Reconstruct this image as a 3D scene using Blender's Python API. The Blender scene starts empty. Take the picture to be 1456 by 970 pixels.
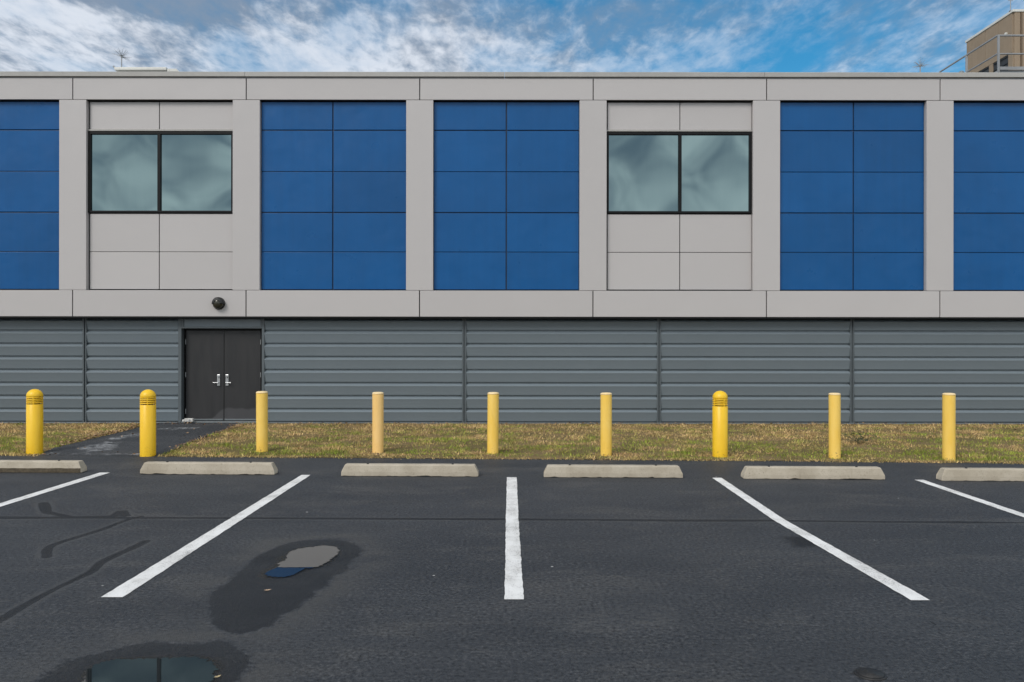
import bpy, bmesh, math, random
import numpy as np
from mathutils import Vector, Matrix
random.seed(7); rng = np.random.default_rng(11)
S = bpy.context.scene; C = S.collection
R = math.radians

# ------------------------------------------------------------------ survey of the site (metres, camera foot at the origin, facade along x)
F, CX, CY, EYE = 1150.0, 722.0, 490.0, 1.85
YF = 17.66                                   # distance of the facade plane
def fx(px, d=YF): return (px - CX) / F * d
def fz(py, d=YF): return EYE - (py - CY) / F * d
def gp(px, py, z=0.0):                       # a spot on the (level) ground
    d = F * (EYE - z) / (py - CY)
    return ((px - CX) / F * d, d)

# ------------------------------------------------------------------ small numeric noise
_tab = np.random.default_rng(3).random((64, 64))
def vnoise(x, y):
    x = np.asarray(x, float); y = np.asarray(y, float)
    xi = np.floor(x).astype(int); yi = np.floor(y).astype(int)
    u = x - xi; v = y - yi; u = u*u*(3-2*u); v = v*v*(3-2*v)
    t = lambda a, b: _tab[a % 64, b % 64]
    return (t(xi, yi)*(1-u) + t(xi+1, yi)*u)*(1-v) + (t(xi, yi+1)*(1-u) + t(xi+1, yi+1)*u)*v
def fbm(x, y, o=4):
    s = 0; a = .5; n = 0
    for i in range(o):
        s = s + a*vnoise(x*2**i + 17.3*i, y*2**i + 5.1*i); n += a; a *= .5
    return s/n

# ------------------------------------------------------------------ materials
class NT:
    def __init__(s, name):
        m = bpy.data.materials.new(name); m.use_nodes = True
        s.m = m; s.t = m.node_tree; s.b = s.t.nodes['Principled BSDF']; s._pos = None
    def n(s, typ, **kw):
        nd = s.t.nodes.new(typ)
        for k, v in kw.items():
            if k.startswith('i_'): nd.inputs[k[2:].replace('_', ' ')].default_value = v
            else: setattr(nd, k, v)
        return nd
    def l(s, a, b): s.t.links.new(a, b)
    def obj(s):
        if s._pos is None: s._pos = s.n('ShaderNodeTexCoord').outputs['Object']
        return s._pos
    def world(s): return s.n('ShaderNodeNewGeometry').outputs['Position']
    def scaled(s, vec, sc):
        mp = s.n('ShaderNodeMapping'); mp.inputs['Scale'].default_value = sc; s.l(vec, mp.inputs['Vector']); return mp.outputs[0]
    def noise(s, vec, scale, detail=3, rough=.55, dist=0.0):
        nd = s.n('ShaderNodeTexNoise'); s.l(vec, nd.inputs['Vector'])
        nd.inputs['Scale'].default_value = scale; nd.inputs['Detail'].default_value = detail
        nd.inputs['Roughness'].default_value = rough; nd.inputs['Distortion'].default_value = dist
        return nd.outputs['Fac']
    def rng(s, v, a, b, c=0.0, d=1.0, smooth=True):
        nd = s.n('ShaderNodeMapRange'); nd.interpolation_type = 'SMOOTHSTEP' if smooth else 'LINEAR'
        s.l(v, nd.inputs['Value'])
        for i, x in zip(('From Min', 'From Max', 'To Min', 'To Max'), (a, b, c, d)): nd.inputs[i].default_value = x
        return nd.outputs['Result']
    def math(s, op, a, b=None, clamp=False):
        nd = s.n('ShaderNodeMath', operation=op, use_clamp=clamp)
        for i, x in enumerate((a, b)):
            if x is None: continue
            if isinstance(x, (int, float)): nd.inputs[i].default_value = x
            else: s.l(x, nd.inputs[i])
        return nd.outputs[0]
    def mix(s, f, a, b):
        nd = s.n('ShaderNodeMix', data_type='RGBA')
        for x, i in ((f, 0), (a, 6), (b, 7)):
            if isinstance(x, (int, float)): nd.inputs[i].default_value = x
            elif isinstance(x, tuple): nd.inputs[i].default_value = (*x, 1)
            else: s.l(x, nd.inputs[i])
        return nd.outputs[2]
    def bump(s, h, strength, dist=.01, nrm=None):
        nd = s.n('ShaderNodeBump'); nd.inputs['Strength'].default_value = strength; nd.inputs['Distance'].default_value = dist
        s.l(h, nd.inputs['Height'])
        if nrm is not None: s.l(nrm, nd.inputs['Normal'])
        return nd.outputs[0]
    def set(s, **kw):
        for k, v in kw.items():
            i = s.b.inputs[{'color': 'Base Color', 'rough': 'Roughness', 'metal': 'Metallic', 'normal': 'Normal', 'ior': 'IOR',
                            'spec': 'Specular IOR Level', 'coat': 'Coat Weight', 'coatr': 'Coat Roughness', 'alpha': 'Alpha'}[k]]
            if isinstance(v, (int, float)): i.default_value = v
            elif isinstance(v, tuple): i.default_value = (*v, 1)
            else: s.l(v, i)
        return s

def painted(name, col, rough=.4, var=.06, wav=.0015, spec=.5, metal=0.0, streak=True, grain=.12, tonal=.0):
    t = NT(name); w = t.world()
    big = t.noise(t.scaled(w, (.7, .7, .7)), 1.0, 3)
    st = t.noise(t.scaled(w, (9, 9, .5)), 1.0, 4, .6)
    f = t.math('ADD', t.math('MULTIPLY', big, .6), t.math('MULTIPLY', st, .4 if streak else 0.0))
    dk = tuple(c*(1-var*1.6) for c in col); lt = tuple(min(1, c*(1+var)) for c in col)
    colr = t.mix(t.rng(f, .3, .7), dk, lt)
    oi = t.n('ShaderNodeObjectInfo').outputs['Random']                 # coil-to-coil tone differences between sheets
    tone = t.n('ShaderNodeHueSaturation'); t.l(colr, tone.inputs['Color']); t.l(t.rng(oi, 0, 1, 1-tonal, 1+tonal, False), tone.inputs['Value']); colr = tone.outputs[0]
    rg = t.rng(t.noise(w, 2.2, 4), .3, .7, rough*.85, rough*1.2)
    fine = t.noise(w, 420, 2); wv = t.noise(t.scaled(w, (1, 1, 1)), 1.6, 2)
    nr = t.bump(wv, 1.0, wav*6) if wav else None
    if grain: nr = t.bump(fine, grain, .001, nr)
    t.set(color=colr, rough=rg, spec=spec, metal=metal)
    if nr is not None: t.set(normal=nr)
    return t.m

M = {}
M['grey'] = painted('grey_panel_paint', (.468, .447, .440), .36, .022, .0008, streak=False, tonal=.022)
M['coping'] = painted('coping_metal', (.36, .35, .33), .35, .05, .001)
M['blue'] = painted('blue_panel_paint', (.0015, .079, .245), .32, .06, .0028, .30, tonal=.07)
M['blueback'] = painted('blue_panel_rail', (.010, .028, .075), .5, .05)
M['dark'] = painted('black_anodised_metal', (.006, .0065, .007), .45, .1, .0005, .2)
M['gap'] = painted('shadow_gap_backing', (.03, .03, .031), .7, .1)
M['siding'] = painted('slate_siding_paint', (.156, .188, .210), .38, .03, 0, .5, streak=False, grain=0, tonal=.03)
M['sidingdark'] = painted('slate_trim_paint', (.085, .102, .112), .42, .06, 0, grain=0)
M['flash'] = painted('pale_flashing_metal', (.14, .16, .17), .4, .1)
M['steel'] = painted('brushed_steel', (.55, .56, .57), .28, .05, metal=.9)
M['galv'] = painted('galvanised_steel', (.30, .31, .32), .5, .12, metal=.3)
M['beige'] = painted('beige_render', (.29, .225, .16), .75, .07, .002, .3)
M['beigedark'] = painted('beige_joint', (.13, .09, .06), .8, .1)
M['roofgrey'] = painted('roof_membrane', (.45, .45, .44), .8, .08)
M['hatch'] = painted('hatch_white_metal', (.62, .62, .58), .45, .06)
M['louvre'] = painted('dark_louvre_metal', (.02, .021, .022), .5, .1)
M['whitebox'] = painted('chalky_white_plastic', (.62, .61, .58), .5, .2)
M['lampglass'] = painted('lamp_dark_glass', (.035, .033, .022), .08, .1)
M['black'] = painted('matt_black_housing', (.008, .009, .009), .45, .1)

def door_mat():
    t = NT('charcoal_door_paint'); w = t.world(); sx = t.n('ShaderNodeSeparateXYZ'); t.l(w, sx.inputs[0])
    v = t.noise(t.scaled(w, (5, 5, .8)), 1.2, 5, .6)
    base = t.mix(t.rng(v, .3, .75), (.016, .0162, .0175), (.020, .020, .0212))
    # chalky scuffed kick zone with a wandering upper edge, worn into the paint
    lean = t.rng(sx.outputs[0], -6.75, -6.22, .27, 0)
    edge = t.math('ADD', t.math('ADD', sx.outputs[2], lean), t.math('MULTIPLY', t.math('SUBTRACT', t.noise(t.scaled(w, (2.3, 1, 0)), 1.6, 2), .5), .12))
    kick = t.rng(edge, .40, .45, 1, 0)
    base = t.mix(t.math('MULTIPLY', kick, .65), base, (.062, .062, .066))
    scr = t.rng(t.noise(t.scaled(w, (3, 3, 40)), 2.0, 5, .7), .70, .76)
    base = t.mix(t.math('MULTIPLY', scr, .35), base, (.12, .11, .1))
    t.set(color=base, rough=t.rng(v, .3, .7, .38, .55), normal=t.bump(t.noise(w, 200, 2), .1, .001))
    return t.m
M['door'] = door_mat()

def glass_mat():
    t = NT('tinted_window_glass'); w = t.world()
    d = t.noise(t.scaled(w, (8, 8, .8)), 1.0, 4, .6)
    t.set(color=t.mix(d, (.165, .232, .246), (.185, .255, .264)), metal=1.0, rough=t.rng(d, .3, .8, .02, .03),
          normal=t.bump(t.noise(w, .9, 1), .15, .012))
    return t.m
M['glass'] = glass_mat()

def bollard_mat(name, col, fade):
    t = NT(name); o = t.obj(); w = t.world()
    sx = t.n('ShaderNodeSeparateXYZ'); t.l(o, sx.inputs[0])
    v = t.noise(t.scaled(w, (6, 6, 2)), 1.2, 4, .6)
    c = t.mix(t.rng(v, .3, .7), col, fade)
    # scuffs and rusty chips around the foot
    chip = t.rng(t.noise(t.scaled(w, (1, 1, 1.6)), 26, 4, .65), .60, .66)
    low = t.rng(sx.outputs[2], .02, .22, 1, 0)
    c = t.mix(t.math('MULTIPLY', chip, low), c, (.16, .09, .04))
    smear = t.rng(t.noise(t.scaled(w, (10, 10, 1.2)), 1.5, 5, .65), .58, .78)
    c = t.mix(t.math('MULTIPLY', smear, .30), c, tuple(x*.62 for x in col))
    t.set(color=c, rough=t.rng(v, .3, .7, .34, .5), spec=.45, normal=t.bump(t.noise(w, 60, 3), .08, .002))
    return t.m
M['pale'] = bollard_mat('pale_yellow_sleeve', (.88, .565, .095), (.90, .61, .14))
M['peach'] = bollard_mat('peachy_yellow_sleeve', (.85, .53, .175), (.88, .58, .22))
M['palecap'] = bollard_mat('whiter_cap_yellow', (.80, .60, .30), (.82, .64, .38))  # end caps get a whiter yellow than the sleeves
M['yellow'] = bollard_mat('bright_yellow_enamel', (.80, .475, .010), (.84, .53, .02))
M['amber'] = bollard_mat('amber_lamp_core', (.035, .014, .004), (.05, .022, .005))

def concrete_mat():
    t = NT('weathered_concrete'); w = t.world()
    a = t.noise(w, 3.0, 5, .6); b = t.noise(w, 55, 4, .7); p = t.noise(w, 130, 3, .6)
    c = t.mix(t.rng(a, .3, .7), (.36, .315, .245), (.46, .41, .33))
    c = t.mix(t.rng(b, .55, .75), c, (.22, .19, .145))
    c = t.mix(t.rng(p, .66, .74), c, (.12, .10, .08))
    st = t.rng(t.noise(t.scaled(w, (14, 14, 1.5)), 1.0, 4, .6), .6, .8)
    c = t.mix(t.math('MULTIPLY', st, .35), c, (.17, .14, .10))
    n = t.bump(b, .5, .006); n = t.bump(p, .5, .003, n)
    t.set(color=c, rough=.85, spec=.25, normal=n)
    return t.m
M['concrete'] = concrete_mat()
def mossy_mat():
    t = NT('damp_concrete_foot'); w = t.world()
    b = t.noise(w, 30, 4, .7)
    t.set(color=t.mix(t.rng(b, .3, .7), (.045, .034, .02), (.10, .078, .048)), rough=.8, normal=t.bump(b, .5, .006))
    return t.m
M['mossy'] = mossy_mat()

def asphalt_mat(name, marks):
    t = NT(name); w = t.world()
    big = t.noise(t.scaled(w, (.35, .8, 1)), 1.0, 5, .6, .6)
    mid = t.noise(t.scaled(w, (1.2, 2.2, 1)), 1.0, 5, .65, .4)
    fine = t.noise(w, 95, 4, .75); grit = t.noise(w, 260, 2, .6)
    coarse = t.noise(w, 34, 4, .75)
    c = t.mix(t.rng(big, .35, .65), (.036, .0395, .046), (.049, .0525, .059))
    worn = t.rng(t.noise(t.scaled(w, (.7, 1.3, 1)), 1.0, 7, .72, .6), .48, .70)
    c = t.mix(t.math('MULTIPLY', worn, .75), c, (.080, .078, .076))
    gcon = t.math('ADD', t.math('MULTIPLY', worn, .35), t.math('MULTIPLY', t.rng(mid, .40, .62), .35))
    c = t.mix(t.math('MULTIPLY', t.rng(coarse, .50, .66), t.math('ADD', gcon, .34)), c, (.135, .135, .138))
    c = t.mix(t.math('MULTIPLY', t.rng(fine, .52, .70), t.math('ADD', gcon, .30)), c, (.13, .132, .136))
    c = t.mix(t.math('MULTIPLY', t.rng(coarse, .48, .37), .8), c, (.009, .010, .012))
    c = t.mix(t.math('MULTIPLY', t.rng(fine, .46, .32), .7), c, (.009, .010, .012))
    pit = t.rng(t.noise(w, 24, 4, .65), .63, .68)
    c = t.mix(t.math('MULTIPLY', pit, .75), c, (.006, .006, .007))
    rough = t.rng(fine, .3, .7, .50, .68)
    # sparse pale stone chips
    vo = t.n('ShaderNodeTexVoronoi'); vo.inputs['Scale'].default_value = 2.3; t.l(w, vo.inputs['Vector'])
    chip = t.rng(vo.outputs['Distance'], .022, .032, 1, 0)
    sel = t.n('ShaderNodeSeparateColor'); t.l(vo.outputs['Color'], sel.inputs[0])
    chip = t.math('MULTIPLY', chip, t.rng(sel.outputs[0], .62, .64))
    c = t.mix(chip, c, (.55, .54, .52))
    h = t.math('ADD', t.math('MULTIPLY', fine, 1.0), t.math('MULTIPLY', grit, .5))
    if marks:
        def attr(nm):
            a = t.n('ShaderNodeAttribute'); a.attribute_name = nm; return a.outputs['Fac']
        n1 = t.math('SUBTRACT', t.noise(w, 3.5, 5, .65), .5); n2 = t.math('SUBTRACT', t.noise(w, 38, 3, .6), .5)
        wob = t.math('ADD', t.math('MULTIPLY', n1, .30), t.math('MULTIPLY', n2, .08))
        wet = t.math('ADD', attr('wet'), wob)
        halo = t.math('MULTIPLY', t.rng(wet, .01, .05), t.rng(wet, .04, .42, 1, 0))
        halo = t.math('MULTIPLY', halo, t.rng(mid, .36, .62))
        c = t.mix(t.math('MULTIPLY', halo, .65), c, (.075, .073, .070))
        wetm = t.rng(wet, -.014, .010, 1, 0)
        c = t.mix(t.math('MULTIPLY', wetm, t.rng(mid, .35, .65, .60, .84)), c, (.008, .0095, .012))
        rough = t.math('SUBTRACT', rough, t.math('MULTIPLY', wetm, .06))
        pl = t.rng(t.math('ADD', attr('pool'), t.math('ADD', t.math('MULTIPLY', n1, .10), t.math('MULTIPLY', n2, .14))), .01, .085, 1, 0)
        c = t.mix(t.math('MULTIPLY', pl, .75), c, (.006, .007, .009))
        rough = t.math('SUBTRACT', rough, t.math('MULTIPLY', pl, .30))
        stn = t.rng(t.math('ADD', attr('stain'), wob), -.10, .05, 1, 0)
        c = t.mix(t.math('MULTIPLY', stn, .85), c, (.008, .009, .011))
        tar = t.math('ADD', attr('tar'), t.math('ADD', t.math('MULTIPLY', n1, .03), t.math('MULTIPLY', n2, .02)))
        tarm = t.rng(tar, -.006, .006, 1, 0)
        edge = t.math('MULTIPLY', t.rng(tar, .002, .012), t.rng(tar, .015, .07, 1, 0))
        c = t.mix(t.math('MULTIPLY', edge, .45), c, (.085, .085, .085))
        c = t.mix(t.math('MULTIPLY', tarm, .85), c, (.013, .014, .016))
        core = t.rng(t.math('ADD', attr('core'), t.math('ADD', t.math('MULTIPLY', n1, .05), t.math('MULTIPLY', n2, .012))), .004, .016, 1, 0)
        c = t.mix(t.math('MULTIPLY', core, .8), c, (.005, .005, .006))
        hair = t.math('ADD', attr('hair'), t.math('ADD', t.math('MULTIPLY', n1, .05), t.math('MULTIPLY', n2, .02)))
        hm = t.rng(hair, .0, .006, 1, 0)
        c = t.mix(t.math('MULTIPLY', hm, .8), c, (.010, .010, .011))
        scf = t.math('MULTIPLY', t.rng(t.math('ADD', attr('scuff'), wob), -.03, .03, 1, 0), t.rng(t.noise(t.scaled(w, (6, 22, 1)), 1.2, 5, .7), .44, .62))
        c = t.mix(t.math('MULTIPLY', scf, .4), c, (.11, .108, .105))
        slt = t.math('MULTIPLY', t.rng(t.math('ADD', attr('salt'), t.math('MULTIPLY', wob, 2.6)), -.10, .12, 1, 0), t.rng(t.noise(t.scaled(w, (5, 9, 1)), 1.2, 6, .8, 1.0), .44, .62))
        c = t.mix(t.math('MULTIPLY', slt, .7), c, (.50, .51, .52))
        h = t.math('SUBTRACT', h, t.math('MULTIPLY', hm, 3.0))
        h = t.math('ADD', h, t.math('MULTIPLY', tarm, .6))
    n = t.bump(mid, .25, .03)
    h = t.math('ADD', h, t.math('MULTIPLY', coarse, 1.2))
    n = t.bump(h, .9, .011, n)
    t.set(color=c, rough=rough, spec=.32, normal=n)
    return t.m
M['asphalt'] = asphalt_mat('sealed_asphalt', True)
M['path'] = asphalt_mat('path_asphalt', True)
def ground_mat():
    t = NT('far_ground'); w = t.world(); a = t.noise(w, .08, 5)
    t.set(color=t.mix(t.rng(a, .4, .6), (.06, .06, .055), (.09, .085, .06)), rough=.9)
    return t.m
M['ground'] = ground_mat()
def soil_mat():
    t = NT('thatch_and_soil'); w = t.world(); a = t.noise(w, 1.2, 5); b = t.noise(t.scaled(w, (30, 60, 30)), 1, 4, .7)
    c = t.mix(t.rng(a, .35, .65), (.12, .10, .042), (.20, .145, .075))
    c = t.mix(t.rng(b, .45, .7), c, (.24, .17, .09)); c = t.mix(t.rng(b, .45, .3), c, (.035, .028, .014))
    t.set(color=c, rough=.95, spec=.1, normal=t.bump(b, .8, .02))
    return t.m
M['soil'] = soil_mat()
def attr_mat(name, rough=.7, trans=0.0):
    t = NT(name); a = t.n('ShaderNodeAttribute'); a.attribute_name = 'tint'
    t.set(color=a.outputs['Color'], rough=rough, spec=.25)
    return t.m
M['blade'] = attr_mat('grass_blades')
M['leaf'] = attr_mat('dry_leaves', .8)
def paint_line_mat():
    t = NT('white_road_paint'); w = t.world()
    fine = t.noise(w, 95, 4, .75); wear = t.noise(t.scaled(w, (3, 1.2, 1)), 1.6, 5, .65); band = t.noise(t.scaled(w, (.3, 3.2, 1)), 1.0, 3)
    c = t.mix(t.rng(wear, .35, .7), (.82, .81, .79), (.66, .645, .62))
    c = t.mix(t.math('MULTIPLY', t.rng(band, .45, .7), .32), c, (.47, .46, .43))
    c = t.mix(t.math('MULTIPLY', t.rng(t.math('ADD', fine, t.math('MULTIPLY', wear, .45)), .79, .89), .85), c, (.12, .12, .12))
    c = t.mix(t.math('MULTIPLY', t.rng(t.noise(t.scaled(w, (8, 40, 1)), 1.0, 4, .7), .66, .72), .45), c, (.2, .2, .2))
    t.set(color=c, rough=.55, spec=.4, normal=t.bump(fine, .5, .005))
    return t.m
M['line'] = paint_line_mat()
def water_mat():
    t = NT('still_rain_water'); w = t.world()
    t.set(color=t.mix(t.noise(w, 3, 4), (.012, .016, .018), (.022, .026, .028)), rough=.0, ior=1.75, spec=.5,
          normal=t.bump(t.noise(w, 5, 2), .02, .004))
    return t.m
M['water'] = water_mat()
def iron_mat():
    t = NT('cast_iron_lid'); w = t.world(); n = t.noise(w, 60, 4, .7)
    t.set(color=t.mix(t.rng(n, .3, .7), (.008, .008, .008), (.022, .020, .019)), rough=.6, normal=t.bump(n, .5, .004)); return t.m
M['iron'] = iron_mat()

# ------------------------------------------------------------------ mesh helpers
class MB:
    def __init__(s): s.v = []; s.f = []; s.smooth = []
    def add(s, vs, fs, smooth=False):
        o = len(s.v); s.v += [tuple(v) for v in vs]; s.f += [tuple(i+o for i in f) for f in fs]; s.smooth += [smooth]*len(fs)
    def box(s, x0, x1, y0, y1, z0, z1, bev=0.0):
        if bev <= 0:
            s.add([(x0,y0,z0),(x1,y0,z0),(x1,y1,z0),(x0,y1,z0),(x0,y0,z1),(x1,y0,z1),(x1,y1,z1),(x0,y1,z1)],
                  [(0,3,2,1),(4,5,6,7),(0,1,5,4),(1,2,6,5),(2,3,7,6),(3,0,4,7)]); return
        bm = bmesh.new(); bmesh.ops.create_cube(bm, size=1)
        for v in bm.verts: v.co = Vector(((x0+x1)/2+v.co.x*(x1-x0), (y0+y1)/2+v.co.y*(y1-y0), (z0+z1)/2+v.co.z*(z1-z0)))
        bmesh.ops.bevel(bm, geom=bm.edges[:], offset=bev, segments=2, affect='EDGES', profile=.5)
        bm.verts.ensure_lookup_table()
        s.add([v.co for v in bm.verts], [[v.index for v in f.verts] for f in bm.faces]); bm.free()
    def extrude_x(s, prof, x0, x1, smooth=False, caps=True):  # prof: list of (y,z) closed, counter-clockwise seen from +x
        n = len(prof)
        s.add([(x0,y,z) for y,z in prof]+[(x1,y,z) for y,z in prof],
              [(i,(i+1)%n,n+(i+1)%n,n+i) for i in range(n)] + ([tuple(range(n-1,-1,-1)), tuple(range(n,2*n))] if caps else []), smooth)
    def lathe(s, prof, cx=0, cy=0, cz=0, n=40, smooth=True, axis='z'):
        vs = []; fs = []
        for r, z in prof:
            for k in range(n):
                a = 2*math.pi*k/n; p = (r*math.cos(a), r*math.sin(a), z)
                if axis == 'y': p = (p[0], -p[2], p[1])
                vs.append((cx+p[0], cy+p[1], cz+p[2]))
        for j in range(len(prof)-1):
            for k in range(n):
                k2 = (k+1) % n; fs.append((j*n+k, j*n+k2, (j+1)*n+k2, (j+1)*n+k))
        s.add(vs, fs, smooth)
        o = len(prof)-1
        s.add([vs[k] for k in range(n)], [tuple(range(n-1,-1,-1))]); s.add([vs[o*n+k] for k in range(n)], [tuple(range(n))])
    def tube(s, a, b, r, n=10, r2=None):
        a = Vector(a); b = Vector(b); d = (b-a).normalized(); u = d.orthogonal().normalized(); w = d.cross(u); r2 = r if r2 is None else r2
        vs = [a+(u*math.cos(2*math.pi*k/n)+w*math.sin(2*math.pi*k/n))*r for k in range(n)] + [b+(u*math.cos(2*math.pi*k/n)+w*math.sin(2*math.pi*k/n))*r2 for k in range(n)]
        s.add(vs, [(k,(k+1)%n,n+(k+1)%n,n+k) for k in range(n)], True); s.add(vs, [tuple(range(n-1,-1,-1)), tuple(range(n,2*n))])
    def build(s, name, mat, parent=None):
        me = bpy.data.meshes.new(name); me.from_pydata(s.v, [], s.f); me.polygons.foreach_set('use_smooth', s.smooth)
        me.materials.append(M[mat]); me.update()
        o = bpy.data.objects.new(name, me); C.objects.link(o)
        if parent is not None: o.parent = parent
        return o
def thing(name, label, cat, loc=(0,0,0), group=None, rz=0.0):
    o = bpy.data.objects.new(name, None); C.objects.link(o); o.location = loc; o.rotation_euler.z = rz; o.empty_display_size = .2
    o['label'] = label; o['category'] = cat
    if group: o['group'] = group
    return o
def tag(o, label, cat, group=None):
    o['label'] = label; o['category'] = cat
    if group: o['group'] = group
    return o
def kids(o): return [c for c in bpy.data.objects if c.parent == o]
def copy_tree(o, parent=None):
    c = o.copy(); C.objects.link(c)
    if parent is not None: c.parent = parent
    for ch in kids(o): copy_tree(ch, c)
    return c
def part(mb, name, mat, parent, label=None):
    o = mb.build(name, mat, parent)
    if label: o['label'] = label
    return o

# ------------------------------------------------------------------ distances to traced marks on the paving
def seg_dist(X, Y, pts, closed=False):
    d = np.full(X.shape, 1e9); P = list(pts) + ([pts[0]] if closed else [])
    for (ax, ay), (bx, by) in zip(P[:-1], P[1:]):
        dx, dy = bx-ax, by-ay; L = dx*dx+dy*dy+1e-12
        t = np.clip(((X-ax)*dx+(Y-ay)*dy)/L, 0, 1)
        d = np.minimum(d, np.hypot(X-ax-t*dx, Y-ay-t*dy))
    return d
def inside(X, Y, pts):
    r = np.zeros(X.shape, bool); n = len(pts)
    for i in range(n):
        (ax, ay), (bx, by) = pts[i], pts[(i+1) % n]
        if ay == by: continue
        c = ((ay > Y) != (by > Y)) & (X < (bx-ax)*(Y-ay)/(by-ay)+ax); r ^= c
    return r
def sdf(X, Y, pts):
    d = seg_dist(X, Y, pts, True); return np.where(inside(X, Y, pts), -d, d)
def smooth_poly(pts, it=2, closed=True):
    for _ in range(it):
        q = []; n = len(pts)
        if not closed: q.append(pts[0])
        for i in range(n if closed else n-1):
            a, b = pts[i], pts[(i+1) % n]
            q += [(a[0]*.75+b[0]*.25, a[1]*.75+b[1]*.25), (a[0]*.25+b[0]*.75, a[1]*.25+b[1]*.75)]
        if not closed: q.append(pts[-1])
        pts = q
    return pts
def G(lst): return [gp(*p) for p in lst]

damp_a = smooth_poly(G([(374,789),(397,774),(434,768),(487,767),(510,774),(516,782),(508,799),(468,829),(423,863),(378,893),(340,903),(308,899),(298,872),(291,855),(302,842),(329,825),(348,806)]))
damp_b = smooth_poly(G([(49,970),(94,942),(151,923),(212,918),(302,910),(340,916),(354,931),(351,952),(338,985),(300,1030),(200,1060),(60,1050),(10,1010)]))
pool_a = smooth_poly(G([(397,806),(405,792),(414,785),(436,778),(472,777),(480,784),(473,797),(455,806),(431,810),(419,819),(393,822),(370,818)]), 2)
pool_b = smooth_poly(G([(122,962),(133,950),(153,941),(190,939),(227,938),(283,936),(303,942),(306,958),(296,980),(250,1010),(160,1012),(120,985)]), 2)
stain_c = smooth_poly(G([(1106,766),(1120,760),(1150,762),(1172,772),(1160,779),(1128,779)]))
seam = [(-14, gp(0,737)[1]+.02)] + G([(0,737),(120,737),(260,737),(420,737.5),(560,738),(700,738.5),(830,739),(960,740),(1100,740),(1250,741.5),(1456,742.5)]) + [(14, gp(1456,742.5)[1]-.1)]
tars = [(seam, .050),
        (smooth_poly(G([(200,735),(176,741),(150,752),(115,763),(84,772),(66,780),(66,793)]), 2, False), .040),
        (smooth_poly(G([(207,770),(188,780),(160,792),(140,802),(132,813),(104,826),(70,842),(30,864),(0,882),(-60,915)]), 2, False), .042),
        (G([(62,716),(66,729),(100,736),(160,735),(172,728),(178,734)]), .05)]
hairs = [G([(1284,856),(1296,864),(1310,872),(1318,881),(1334,889)]), G([(1205,916),(1214,924),(1222,930)]), G([(985,748),(998,757),(1010,768)])]
scuffs = [smooth_poly(G([(60,664),(150,662),(200,656),(215,664),(130,672)])), smooth_poly(G([(1095,872),(1140,862),(1160,880),(1120,890)])),
          smooth_poly(G([(800,882),(850,862),(960,858),(975,885),(900,895),(810,905)])), smooth_poly(G([(640,832),(668,829),(672,838),(645,842)]))]
salts = [smooth_poly(G([(112,643),(140,634),(166,634),(160,643),(130,646)])), smooth_poly(G([(150,629),(196,622),(204,624),(160,632)])), smooth_poly(G([(228,616),(276,614.5),(276,617),(230,618)]))]
salt_line = G([(70,647),(120,647.3),(200,648)])
edge_pts = [(-60, 13.6), (-22, 13.55), gp(0,648), gp(250,649.5), gp(520,651.5), gp(722,652.5), gp(960,654), gp(1200,655.5), gp(1456,658), (22, 12.5), (60, 12.4)]
EPX, EPY = zip(*edge_pts)
def lot_edge(x): return np.interp(x, EPX, EPY)

def marks(me, X, Y):
    wet = np.minimum(sdf(X, Y, damp_a), sdf(X, Y, damp_b))
    tar = np.min([seg_dist(X, Y, p) - w*(.55+.9*vnoise(X*1.3+i*9, Y*1.3)) for i, (p, w) in enumerate(tars)], axis=0)
    hair = np.min([seg_dist(X, Y, p) for p in hairs], axis=0)
    scf = np.min([sdf(X, Y, p) for p in scuffs], axis=0)
    core = np.min([seg_dist(X, Y, p) for p, w_ in tars[:3]], axis=0)
    salt = np.minimum(np.min([sdf(X, Y, p) for p in salts], axis=0), seg_dist(X, Y, salt_line)+.03)
    for nm, a in (('pool', np.minimum(sdf(X, Y, pool_a), sdf(X, Y, pool_b))), ('core', core), ('salt', salt), ('wet', wet), ('tar', tar), ('hair', hair), ('scuff', scf), ('stain', sdf(X, Y, stain_c))):
        at = me.attributes.new(nm, 'FLOAT', 'POINT'); at.data.foreach_set('value', np.clip(a, -5, 5).astype(np.float32))
def grid_mesh(name, X, Y, Z, mat):
    ny, nx = X.shape; V = np.stack([X, Y, Z], -1).reshape(-1, 3)
    i = np.arange(ny*nx).reshape(ny, nx)
    Fq = np.stack([i[:-1,:-1], i[:-1,1:], i[1:,1:], i[1:,:-1]], -1).reshape(-1, 4)
    me = bpy.data.meshes.new(name); me.vertices.add(len(V)); me.vertices.foreach_set('co', V.ravel().astype(np.float32))
    me.loops.add(Fq.size); me.loops.foreach_set('vertex_index', Fq.ravel().astype(np.int32))
    me.polygons.add(len(Fq)); me.polygons.foreach_set('loop_start', (np.arange(len(Fq))*4).astype(np.int32))
    me.update(calc_edges=True); me.polygons.foreach_set('use_smooth', np.ones(len(Fq), bool)); me.materials.append(M[mat]); me.validate()
    o = bpy.data.objects.new(name, me); C.objects.link(o); return o

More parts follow.
